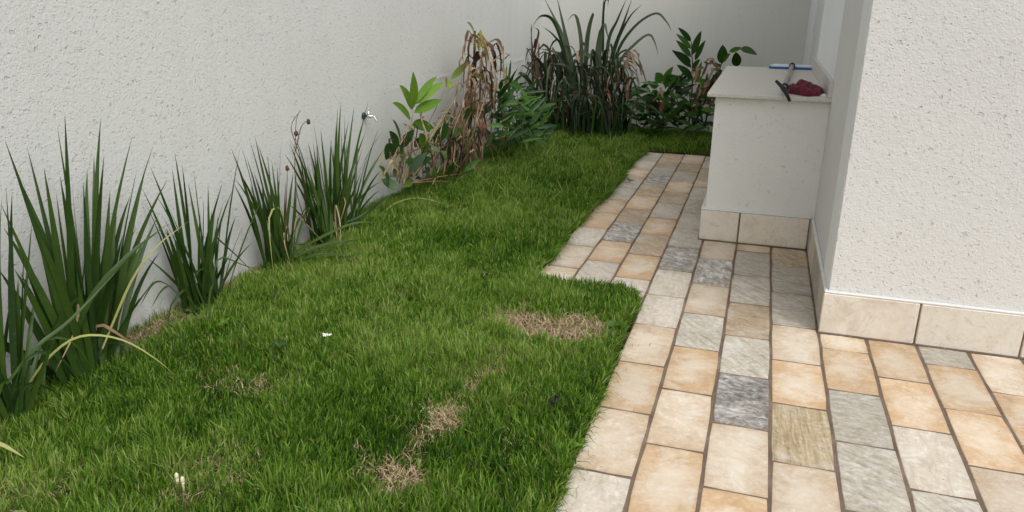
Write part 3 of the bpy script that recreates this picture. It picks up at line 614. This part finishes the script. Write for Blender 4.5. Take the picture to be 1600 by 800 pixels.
# ---- tall reedy clump in the far corner
k4 = lambda a, b, Y: onY(800+a/3.076, b/3.076, Y)
Hh = empty('reed_clump', (k4(300, 585, 8.85).x, 8.85, 0), 'tall arching reedy clump with long strap leaves in the far corner', 'plant')
def reed(ps, wd, mt='reed', Y=8.8, dy=.15, name='leaf'):
    pts = []; y1 = Y+rnd.uniform(-dy, dy*.6); y1 = min(y1, 9.12)
    for i, (a, b) in enumerate(ps): pts.append(k4(a, b, min(9.14, y1-.04*i)))
    return ribbon(name, Hh, spline(pts, 5), wd, M[mt], Vector((rnd.gauss(0, .4), -1, .3)), reedp, .35, rnd.gauss(0, .7))
for ps, wd in [([(300, 480), (285, 300), (215, -20)], .075), ([(290, 480), (262, 230), (150, -20)], .070), ([(280, 470), (250, 240), (200, 100), (140, 75), (100, 130), (85, 230)], .045), ([(330, 470), (335, 240), (318, 110), (297, 72), (265, 102)], .045),
               ([(350, 470), (358, 240), (372, 130), (390, 66), (383, 72)], .055), ([(420, 470), (428, 250), (436, 100), (441, -20)], .045), ([(440, 470), (462, 205), (505, 100), (552, -10)], .04), ([(450, 470), (482, 268), (530, 130), (578, -10)], .045),
               ([(450, 470), (495, 240), (560, 90), (628, 18)], .03), ([(470, 480), (505, 262), (590, 130), (690, 66), (742, 105), (768, 152)], .042), ([(470, 480), (520, 300), (590, 215), (655, 168), (685, 200), (703, 268)], .038),
               ([(290, 470), (250, 250), (200, 170), (148, 128)], .03), ([(290, 460), (240, 280), (180, 245), (112, 232)], .035), ([(420, 470), (420, 250), (440, 120), (455, 160), (462, 190)], .05), ([(400, 470), (410, 290), (425, 160), (436, 130)], .085),
               ([(270, 460), (225, 330), (200, 262), (150, 330)], .05), ([(250, 480), (230, 330), (250, 262), (200, 420)], .055), ([(350, 480), (345, 330), (300, 300), (270, 420)], .055), ([(330, 480), (300, 330), (240, 280), (160, 300), (115, 390)], .05),
               ([(400, 290), (330, 250), (260, 300)], .05), ([(240, 480), (180, 400), (130, 380), (105, 480)], .05), ([(440, 480), (480, 330), (500, 290), (495, 400)], .05), ([(560, 480), (575, 390), (600, 380), (615, 440)], .03), ([(440, 480), (440, 60), (462, 0), (460, 30)], .025)]:
    reed(ps, wd)
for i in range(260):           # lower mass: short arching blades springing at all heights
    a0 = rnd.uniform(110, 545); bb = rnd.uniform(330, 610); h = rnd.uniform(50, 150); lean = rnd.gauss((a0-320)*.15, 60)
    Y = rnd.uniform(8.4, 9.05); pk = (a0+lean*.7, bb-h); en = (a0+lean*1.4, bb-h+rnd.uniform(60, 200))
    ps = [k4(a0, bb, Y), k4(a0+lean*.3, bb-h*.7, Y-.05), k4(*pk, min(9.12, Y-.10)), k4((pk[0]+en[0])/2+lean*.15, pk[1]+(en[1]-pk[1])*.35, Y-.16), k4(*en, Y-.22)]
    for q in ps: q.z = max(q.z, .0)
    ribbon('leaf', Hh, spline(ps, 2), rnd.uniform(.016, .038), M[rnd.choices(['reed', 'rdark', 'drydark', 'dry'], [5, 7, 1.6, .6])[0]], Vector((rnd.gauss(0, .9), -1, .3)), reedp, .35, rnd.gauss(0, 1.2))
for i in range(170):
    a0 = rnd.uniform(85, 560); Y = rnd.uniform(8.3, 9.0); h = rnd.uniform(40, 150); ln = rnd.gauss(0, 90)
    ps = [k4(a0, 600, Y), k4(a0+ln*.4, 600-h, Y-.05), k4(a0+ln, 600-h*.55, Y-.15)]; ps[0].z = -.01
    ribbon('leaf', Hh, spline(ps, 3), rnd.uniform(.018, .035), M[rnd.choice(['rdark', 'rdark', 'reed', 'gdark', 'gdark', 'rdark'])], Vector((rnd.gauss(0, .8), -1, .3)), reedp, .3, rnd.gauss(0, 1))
for ps in [[(95, 450), (95, 300), (92, 170), (94, 112)], [(105, 450), (100, 250), (85, 180), (66, 215), (80, 280)], [(100, 300), (120, 200), (128, 150), (105, 130)], [(105, 230), (118, 185), (108, 230)]]:
    reed(ps, .030, 'drydark', 8.95, .05, 'dry_leaf')
for a, b, c, d_, mt, wd in [(580, 240, 625, 365, 'dry', .07), (575, 255, 530, 340, 'dry', .06), (590, 270, 600, 330, 'dry', .05), (420, 340, 445, 440, 'dry', .06), (440, 350, 430, 400, 'dry', .05), (560, 330, 550, 480, 'dry', .04), (540, 360, 570, 500, 'drydark', .05), (310, 260, 330, 300, 'dry', .04), (260, 380, 280, 420, 'dry', .04), (500, 330, 520, 460, 'drydark', .06), (120, 280, 130, 420, 'drydark', .07), (100, 300, 140, 400, 'dry', .05)]:
    droop(Hh, k4(a, b, 8.6), k4(c, d_, 8.5), wd, mt, Vector((0, -1, .2)))

# ---- two ginger plants at the back wall, left of and behind the counter
Jj = empty('ginger_plant', (k4(800, 590, 8.9).x, 8.9, 0), 'dark leaved ginger with one tall leafy shoot by the back wall, left of the counter', 'plant')
nY = Vector((0, -1, .35))
stalk(Jj, spline([k4(850, 590, 8.85), k4(868, 380, 8.85), k4(862, 200, 8.85)], 4), .010, 'gdark')
for a, b, c, d_, wd in [(860, 200, 798, 133, .075), (860, 235, 788, 163, .08), (860, 275, 788, 193, .085), (862, 325, 768, 240, .09), (865, 375, 792, 312, .10), (868, 262, 910, 148, .10), (880, 290, 930, 193, .08), (860, 300, 775, 245, .08), (865, 350, 925, 325, .08), (868, 330, 905, 285, .07)]:
    broad(Jj, k4(a, b, 8.8), k4(c, d_, 8.72), wd*.74, 'gdark', .02, nY+jv(.15))
for a, b, c, d_, wd in [(715, 400, 690, 350, .11), (725, 400, 775, 320, .07), (730, 410, 800, 375, .09), (700, 420, 655, 405, .08), (740, 390, 805, 380, .10)]:
    broad(Jj, k4(a, b, 8.65), k4(c, d_, 8.6), wd, 'bush', .02, nY+jv(.2))
for i in range(240):
    a = rnd.uniform(605, 955); b = rnd.uniform(430 if a < 680 else 385, 625); Y = rnd.uniform(8.5, 9.0); l = rnd.uniform(.12, .26)
    b0 = k4(a, b, Y); dr = Vector((rnd.gauss(0, .8), rnd.gauss(-.5, .5), rnd.uniform(-.3, .8))).normalized(); tp = b0+dr*l; tp.y = min(tp.y, 9.15)
    broad(Jj, b0, tp, rnd.uniform(.03, .065), rnd.choice(['gdark', 'gdark', 'gdark', 'bush']), .02, n=5)
for i in range(10):
    a = rnd.uniform(660, 900); stalk(Jj, [k4(a+20, 590, 8.85), k4(a, 430, 8.8)], .008, rnd.choice(['stalk', 'gdark']))
for a, b, c, d_, wd, mt in [(890, 350, 880, 420, .06, 'dry'), (915, 330, 870, 400, .05, 'dry'), (930, 295, 1000, 330, .05, 'dry'), (920, 300, 905, 380, .04, 'drydark'), (720, 430, 640, 540, .04, 'dry'), (715, 420, 710, 540, .05, 'stalk'), (700, 500, 720, 550, .04, 'red'), (905, 400, 880, 560, .05, 'drydark'), (890, 420, 870, 540, .04, 'dry')]:
    droop(Jj, k4(a, b, 8.6), k4(c, d_, 8.5), wd, mt, nY)
Kk = empty('ginger_plant', (k4(960, 580, 8.85).x, 8.85, 0), 'small ginger shoot with three drooping leaves rising behind the laundry counter', 'plant')
stalk(Kk, spline([k4(930, 590, 8.8), k4(975, 400, 8.8), k4(1010, 300, 8.8), k4(1045, 255, 8.8)], 4), .010, 'gdark')
for a, b, c, d_, wd, mt in [(1008, 305, 1012, 215, .11, 'gdark'), (1080, 320, 1075, 250, .10, 'gdark'), (1045, 250, 1110, 232, .05, 'bush'), (1100, 232, 1178, 265, .07, 'gdark'), (1010, 300, 1050, 258, .05, 'bush')]:
    broad(Kk, k4(a, b, 8.8), k4(c, d_, 8.7), wd, mt, .02, nY+jv(.1))
for a, b, c, d_, wd, mt in [(1000, 330, 935, 480, .10, 'drydark'), (985, 340, 925, 400, .08, 'dry'), (970, 360, 960, 500, .09, 'drydark'), (990, 330, 930, 300, .05, 'dry'), (950, 380, 920, 520, .08, 'dry'), (960, 420, 950, 530, .08, 'drydark'), (1005, 320, 985, 370, .06, 'bush'), (900, 560, 950, 530, .08, 'bush')]:
    droop(Kk, k4(a, b, 8.7), k4(c, d_, 8.6), wd, mt, nY)

# ------------------------------------------------------------------ grass
rs = np.random.RandomState(3)
PATCH = [(-.90, 3.25, .22, .13), (-.70, 3.28, .16, .12), (-.93, 2.72, .055, .15), (-.97, 2.28, .055, .12), (-.95, 2.48, .03, .12), (-.97, 1.92, .11, .07), (-1.83, 2.3, .22, .09), (-1.52, 1.76, .10, .14), (-2.02, 3.69, .10, .2), (-1.33, 3.80, .11, .06), (-1.59, 3.07, .12, .07), (-2.50, 2.52, .10, .30), (-2.54, 3.2, .05, .7), (-2.02, 1.42, .12, .2), (-1.66, 3.35, .10, .06), (-2.5, 4.0, .08, .3), (-1.0, 2.05, .03, .25)]
def patchness(x, y):
    p = np.zeros_like(x)
    wx = x+.10*(vnoise(x, y, 9, 11)-.5)+.06*(vnoise(x, y, 31, 13)-.5); wy = y+.07*(vnoise(x, y, 27, 14)-.5)+.16*(vnoise(x, y, 9, 12)-.5)
    for i, (a, b, c, d_) in enumerate(PATCH):
        s = [1, .95, .5, .85, .5, .85, .34, .46, .30, .42, .36, .85, .9, .34, .36, .6, .5][i]
        p = np.maximum(p, s*np.clip(1.55-np.hypot((wx-a)/c, (wy-b)/d_), 0, 1))
    return p
def scatter(n, y0, y1):
    y = rs.uniform(y0, y1, n); x = rs.uniform(XW+.005, -.28, n)
    k = x < lawn_edge(y)+.008+rs.normal(0, .008, n); k &= ~((x > -.30) & (y < 8)); return x[k], y[k]
def blades(name, x, y, h, w_, lean, az, tint, mat, label, cat, flat=None):
    n = len(x); z0 = np.maximum(soil_z(x, y), 0)-.003
    ux, uy = np.cos(az), np.sin(az)
    fa = az+math.pi/2+rs.normal(0, .9, n); sx, sy = np.cos(fa), np.sin(fa)
    ts = [0, .38, .74, 1]; ws = [.8, 1, .62, 0]; V = np.zeros((n, 7, 3), np.float32); col = 0
    for t, wf in zip(ts, ws):
        hz = lean*h*t**1.7; vz = h*t*np.sqrt(np.clip(1-(lean*t)**2*.55, .05, 1))
        px, py, pz = x+ux*hz, y+uy*hz, z0+vz
        if t < 1:
            for s in (-1, 1):
                V[:, col, 0] = px+s*sx*w_*wf/2; V[:, col, 1] = py+s*sy*w_*wf/2; V[:, col, 2] = pz; col += 1
        else: V[:, col, 0] = px; V[:, col, 1] = py; V[:, col, 2] = pz
    me = bpy.data.meshes.new(name); me.vertices.add(n*7); me.vertices.foreach_set('co', V.ravel())
    base = (np.arange(n)*7)[:, None]
    lp = (base+np.array([0, 1, 3, 2, 2, 3, 5, 4, 4, 5, 6])[None]).ravel()
    me.loops.add(n*11); me.loops.foreach_set('vertex_index', lp.astype(np.int32)); me.polygons.add(n*3)
    st = ((np.arange(n)*11)[:, None]+np.array([0, 4, 8])[None]).ravel(); me.polygons.foreach_set('loop_start', st.astype(np.int32))
    me.update(calc_edges=True)
    a = me.attributes.new('tint', 'FLOAT', 'POINT'); a.data.foreach_set('value', np.repeat(tint, 7).astype(np.float32))
    return tag(mesh_obj(name, me, mat), label, cat, kind='stuff')
def lawn(n, y0, y1, hm, wm):
    x, y = scatter(n, y0, y1); p = patchness(x, y)
    keep = rs.rand(len(x)) > p*.97; x, y, p = x[keep], y[keep], p[keep]
    cl = vnoise(x, y, 6.5, 21); cl2 = vnoise(x, y, 17, 22); big = vnoise(x, y, 1.5, 23)
    keep = rs.rand(len(x)) < .50+.8*cl2*(.4+.9*cl); x, y, p, cl, cl2, big = (q[keep] for q in (x, y, p, cl, cl2, big)); n = len(x)
    h = hm*(.50+.45*cl+.50*cl2)*rs.uniform(.55, 1.25, n)*(1-.5*p)*(.85+.3*big)
    az = rs.uniform(0, 2*math.pi, n); co_ = 2*math.pi*vnoise(x, y, 4.0, 24)*1.5
    ax, ay = np.cos(az)+.45*np.cos(co_), np.sin(az)+.45*np.sin(co_); az = np.arctan2(ay, ax)
    lean = np.clip(np.abs(rs.normal(.30, .30, n)), .02, 1.1)
    tint = np.clip(-.02+.80*rs.rand(n)**1.15+.30*(cl-.5)+.42*(big-.40)+.2*(cl2-.5)+.18*vnoise(x, y, 3.1, 26)+p*.2, 0, .84)
    dry = rs.rand(n) < .03+.35*p+.05*(vnoise(x, y, 2.4, 27) > .62); tint[dry] = rs.uniform(.84, 1, dry.sum()); h[dry] *= .8
    return x, y, h, wm*rs.uniform(.7, 1.3, n), lean, az, tint
def fringe(n):
    y = rs.uniform(1.2, 7.9, n); x = lawn_edge(y)+rs.normal(-.004, .012, n); k = rs.rand(n) < .35+.9*vnoise(y, y*0, 14, 31); x, y = x[k], y[k]; n = len(x)
    far = (y > 3.9); c = 1+.5*far
    return x, y, rs.uniform(.03, .072, n)*c**.5, rs.uniform(.0035, .0062, n)*c, np.clip(rs.normal(.85, .3, n), .1, 1.4), rs.normal(0, .9, n), np.clip(rs.normal(.38, .24, n), 0, .9)
parts_ = [fringe(5200), lawn(100000, 1.15, 2.6, .062, .0056), lawn(88000, 2.6, 4.0, .062, .0062), lawn(88000, 4.0, 6.2, .068, .0078), lawn(75000, 6.2, 9.18, .076, .0095)]
A_ = [np.concatenate(q) for q in zip(*parts_)]
blades('grass', *A_, M['grass'], 'thick green lawn grass covering the ground between wall and stone path', 'grass')
# thatch and straw in the bare patches and low among the blades
x, y = scatter(420000, 1.15, 8.5); p = patchness(x, y); k = rs.rand(len(x)) < p*.85+.022*(y < 4.5); x, y, p = x[k], y[k], p[k]; n = len(x)
blades('dry_grass', x, y, rs.uniform(.018, .05, n), rs.uniform(.0022, .0042, n), rs.uniform(.75, 1.3, n), rs.uniform(0, 6.28, n), np.clip(rs.normal(.55, .28, n), 0, 1), M['straw'], 'dead straw coloured grass in the bare patches of the lawn', 'dry grass')
n = 260; y = rs.uniform(1.3, 7.7, n); x = lawn_edge(y)+np.abs(rs.normal(0, .09, n))+.01
blades('grass_clippings', x, y, rs.uniform(.010, .035, n), rs.uniform(.0015, .003, n), np.full(n, 1.33), rs.uniform(0, 6.28, n), rs.rand(n), M['straw'], 'dry grass clippings scattered on the stone path along the lawn edge', 'grass clippings')
# long loose runners in the far lawn
x, y = scatter(900, 5.0, 8.6); n = len(x)
blades('long_grass', x, y, rs.uniform(.10, .22, n), rs.uniform(.004, .006, n), rs.uniform(.6, 1.2, n), rs.uniform(0, 6.28, n), rs.uniform(.5, .95, n), M['grass'], 'long loose blades of grass straggling over the far lawn', 'grass')

# ------------------------------------------------------------------ things on the counter
CT = .930
sq = empty('squeegee', (.14, 4.93, CT), 'floor squeegee with grey pole and blue edged white head lying on the counter', 'squeegee')
def rel(o, v): return Vector(v)-o.location
ha = Vector((.118, 4.915, CT+.046)); hb_ = Vector((.212, 7.06, CT+.030))
dirh = (hb_-ha).normalized()
def tb(name, pts, r, mat, n=10):
    bm = bmesh.new(); tube(bm, [rel(sq, p) for p in pts], r, n); return bm_obj(name, bm, M[mat], sq, True)
hp = tb('pole', [ha+dirh*.12, hb_-dirh*.02], .0155, 'handle')
tb('pole_collar', [ha+dirh*.10, ha+dirh*.105, ha+dirh*.17, ha+dirh*.175], [.0155, .022, .022, .0155], 'black')
tb('pole_end', [ha, ha+dirh*.11], .012, 'handle')
bm = bmesh.new(); tube(bm, [rel(sq, (.068, 4.935, CT+.088)), rel(sq, (.10, 4.925, CT+.060)), rel(sq, (.118, 4.905, CT+.044)), rel(sq, (.135, 4.885, CT+.020)), rel(sq, (.158, 4.868, CT-.020))], [.0085, .011, .016, .011, .0085], 8); bm_obj('grip', bm, M['black'], sq, True)
hd = empty('head', (0, 0, 0), '', ''); [hd.__delitem__(k) for k in ('label', 'category') if k in hd.keys()]
hd.parent = sq
bm = bmesh.new()
prof = [(-.028, 0), (-.030, .010), (-.022, .020), (.0, .026), (.022, .020), (.030, .010), (.028, 0)]
rings = []
for i in range(9):
    x = .038+.352*i/8; k = .72 if i in (0, 8) else 1
    rings.append([bm.verts.new(rel(sq, (x, 7.10+a*k, CT+.012+b*k))) for a, b in prof])
for i in range(8):
    for j_ in range(6): bm.faces.new((rings[i][j_], rings[i][j_+1], rings[i+1][j_+1], rings[i+1][j_]))
    bm.faces.new((rings[i][6], rings[i][0], rings[i+1][0], rings[i+1][6]))
bm.faces.new(rings[0]); bm.faces.new(rings[8][::-1]); bm_obj('head_shell', bm, M['whitep'], hd, True)
bm = bmesh.new(); add_box(bm, .030-sq.location.x, .398-sq.location.x, 7.045-4.93, 7.15-4.93, .001, .0155, bev=.005, seg=2); bm_obj('blue_pad', bm, M['blue'], hd)
tb('pole_socket', [hb_-dirh*.05, hb_-dirh*.045, hb_+dirh*.0, hb_+dirh*.02], [.017, .024, .026, .02], 'black')

def cloth(name, c, rx, ry, hz, mat, label, cat, seed, rot=0):
    bm = bmesh.new(); n1, n2 = 44, 30; grid = []
    for i in range(n1+1):
        row = []
        for j in range(n2+1):
            u, v = i/n1*2-1, j/n2*2-1; r_ = max(abs(u), abs(v))
            sc_ = r_/max(1e-6, math.hypot(u, v)); uu, vv = u*sc_, v*sc_
            rad = 1+.16*mn.noise(Vector((math.atan2(vv, uu)*1.1, seed, 0)))+.10*mn.noise(Vector((math.atan2(vv, uu)*3, seed, 4)))
            x, y = uu*rx*rad, vv*ry*rad
            wq = Vector((x*9, y*5, seed)); q_ = (x*1.0+y*.30)*42+2.6*mn.noise(wq)+1.5*mn.noise(wq*2.3); p = Vector((x*14+seed, y*9, 0))
            f = (.5+.5*math.sin(q_))**.7; g = 1-abs(mn.noise(Vector((x*38, y*17, seed))))*2.4
            z = hz*(1-r_**3)**.6*(.25+.70*f*(.6+.6*mn.noise(wq*.8+Vector((0, 0, 7))))+.18*g+.35*mn.noise(wq*.7)) if r_ < 1 else 0
            fx = .010*mn.noise(p*1.7+Vector((9, 0, 0))); fy = .012*mn.noise(p*1.5+Vector((0, 9, 0)))
            xr, yr = (x+fx)*math.cos(rot)-(y+fy)*math.sin(rot), (x+fx)*math.sin(rot)+(y+fy)*math.cos(rot)
            row.append(bm.verts.new((xr, yr, max(.001, z))))
        grid.append(row)
    for i in range(n1):
        for j in range(n2): bm.faces.new((grid[i][j], grid[i+1][j], grid[i+1][j+1], grid[i][j+1]))
    o = bm_obj(name, bm, M[mat], None, True); o.location = c; return tag(o, label, cat)
cloth('cloth', (.254, 5.28, CT+.001), .112, .30, .085, 'cloth', 'crumpled maroon cloth heaped on the counter beside the grey pole', 'cloth', 2.3)
cloth('scrap', (.349, 5.02, CT+.001), .020, .03, .022, 'ledge', 'small pale crumpled scrap at the front right corner of the counter', 'scrap', 5.1)

# ------------------------------------------------------------------ garden tap
tp = empty('garden_tap', (XW, 4.79, .68), 'small chrome garden tap with a dark rosette on the white wall', 'tap')
TS = .62
def tpb(name, pts, r, mat, n=12):
    bm = bmesh.new(); tube(bm, [Vector(p)*TS for p in pts], [q*TS for q in r] if isinstance(r, list) else r*TS, n); return bm_obj(name, bm, M[mat], tp, True)
V3 = Vector
tpb('rosette', [V3((0, 0, 0)), V3((.012, 0, 0)), V3((.022, 0, 0)), V3((.026, 0, 0))], [.040, .040, .030, .02], 'black_gloss', 16)
tpb('tap_body', [V3((.02, 0, 0)), V3((.045, 0, 0)), V3((.05, 0, 0)), V3((.085, 0, 0)), V3((.09, 0, 0)), V3((.12, 0, .003))], [.012, .012, .019, .019, .013, .013], 'chrome')
tpb('spout', spline([V3((.115, 0, .003)), V3((.135, 0, -.003)), V3((.150, 0, -.028)), V3((.156, 0, -.040))], 4), .0115, 'chrome')
tpb('spout_ring', [V3((.154, 0, -.036)), V3((.160, 0, -.050))], .016, 'chrome')
tpb('tap_stem', [V3((.067, 0, .012)), V3((.067, 0, .030)), V3((.067, 0, .034)), V3((.067, 0, .062))], [.016, .014, .008, .008], 'chrome')
tpb('tap_lever', [V3((.067, 0, .058)), V3((.064, .004, .078)), V3((.060, .01, .088))], [.007, .009, .011], 'chrome')

# ------------------------------------------------------------------ small things in the lawn
fl = empty('white_flower', gnd(492, 552, 0), 'single small white flower on a thin stem in the lawn', 'flower')
hd_ = onX(511, 525, gnd(492, 552).x+.03)
stalk(fl, spline([gnd(492, 552, 0), onX(500, 540, fl.location.x+.01), hd_], 3), .003, 'ging', 'stem')
for i in range(7):
    a = i*.9+rnd.random(); dr = Vector((math.cos(a), math.sin(a), rnd.uniform(.0, .7))).normalized()
    ribbon('petal', fl, [hd_, hd_+dr*.010, hd_+dr*.022], .012, M['petal'], Vector((0, -.5, 1)), lambda t: [.5, 1, .5][int(t*2)], .2)
for (a, b), lab in (((277, 752), 'left of two pale upright mushroom buds in the foreground grass'), ((286, 758), 'right of two pale upright mushroom buds in the foreground grass')):
    g0 = gnd(a+2, b+14, 0); o = empty('mushroom', g0, lab, 'mushroom', 'pale buds in the foreground grass')
    bm = bmesh.new(); tube(bm, [V3((0, 0, 0)), V3((0, 0, .03)), V3((.001, 0, .042))], [.004, .0045, .005], 8); bm_obj('stem', bm, M['bud'], o, True)
    bm = bmesh.new(); bmesh.ops.create_uvsphere(bm, u_segments=10, v_segments=7, radius=.0062)
    for v in bm.verts: v.co = V3((v.co.x, v.co.y, v.co.z*2.1+.050))
    bm_obj('cap', bm, M['bud'], o, True)
spk = empty('sprinkler', gnd(868, 640, 0), 'small black sprinkler head half hidden in the grass near the stone path', 'sprinkler')
bm = bmesh.new(); tube(bm, [V3((0, 0, -.02)), V3((0, 0, .030)), V3((0, 0, .034)), V3((0, 0, .044)), V3((0, 0, .047))], [.016, .016, .026, .026, .018], 14); bm_obj('body', bm, M['black'], spk)
bm = bmesh.new(); tube(bm, [V3((0, 0, .046)), V3((.004, 0, .062))], .007, 8); bm_obj('nozzle', bm, M['black'], spk)
def weed(px, py, n, ln, wd, mat, label, z=.03):
    o = empty('weed', gnd(px, py, 0), label, 'weed'); c = o.location+V3((0, 0, z))
    for i in range(n):
        a = i*2.4+rnd.random()*.6; dr = Vector((math.cos(a), math.sin(a), rnd.uniform(.1, .8))).normalized(); l = ln*rnd.uniform(.6, 1.1)
        b0 = c+dr*.008; t0 = c+dr*l; t0.z = max(.03, t0.z)
        ribbon('leaf', o, bez(b0, b0.lerp(t0, .5)+V3((0, 0, .01)), t0, 5), wd, M[mat], Vector((0, -.4, 1))+jv(.15), lance, .2)
weed(962, 522, 9, .055, .016, 'bush', 'leafy weed at the lawn edge beside the brown bare patch')
weed(888, 712, 5, .05, .024, 'ging', 'small round leaved weed hanging over the path edge in the foreground')
weed(440, 560, 12, .055, .009, 'gdark', 'bluish green feathery weed in the middle of the lawn left of the white flower', .05)
weed(352, 517, 8, .04, .016, 'ging', 'pale green small weed in the lawn right of the narrow sword leaved plant')
weed(300, 500, 7, .06, .02, 'gdark', 'dark little weed at the foot of the narrow sword leaved plant')
weed(608, 55, 1, .01, .01, 'bush', 'x') if 0 else None
for (a, b, l, ang, lab) in ((295, 490, .05, .6, 'curled brown dead leaf by the foot of the narrow sword leaved plant'), (420, 416, .05, 1.9, 'brown dead leaf by the foot of the fourth sword leaved plant')):
    c = gnd(a, b, .02); r_ = tag(empty('dead_leaf', c, lab, 'leaf')); dv = V3((math.cos(ang), math.sin(ang), .2))*l
    ribbon('blade', r_, bez(c-dv*.5, c+V3((0, 0, .03)), c+dv*.5, 5), .03, M['red'] if l < 0 else M['dry'], V3((.3, -.2, 1)), lance, .5)
tw = tag(bpy.data.objects.new('twig', None), 'short dark forked twig lying on a far grey tile', 'twig'); C.objects.link(tw); tw.location = gnd(985, 281, .006)
for ps in [[(981, 279), (986, 282), (991, 281)], [(984, 281), (983, 284)]]:
    stalk(tw, [gnd(a, b, .008) for a, b in ps], .005, 'drydark', 'branch')
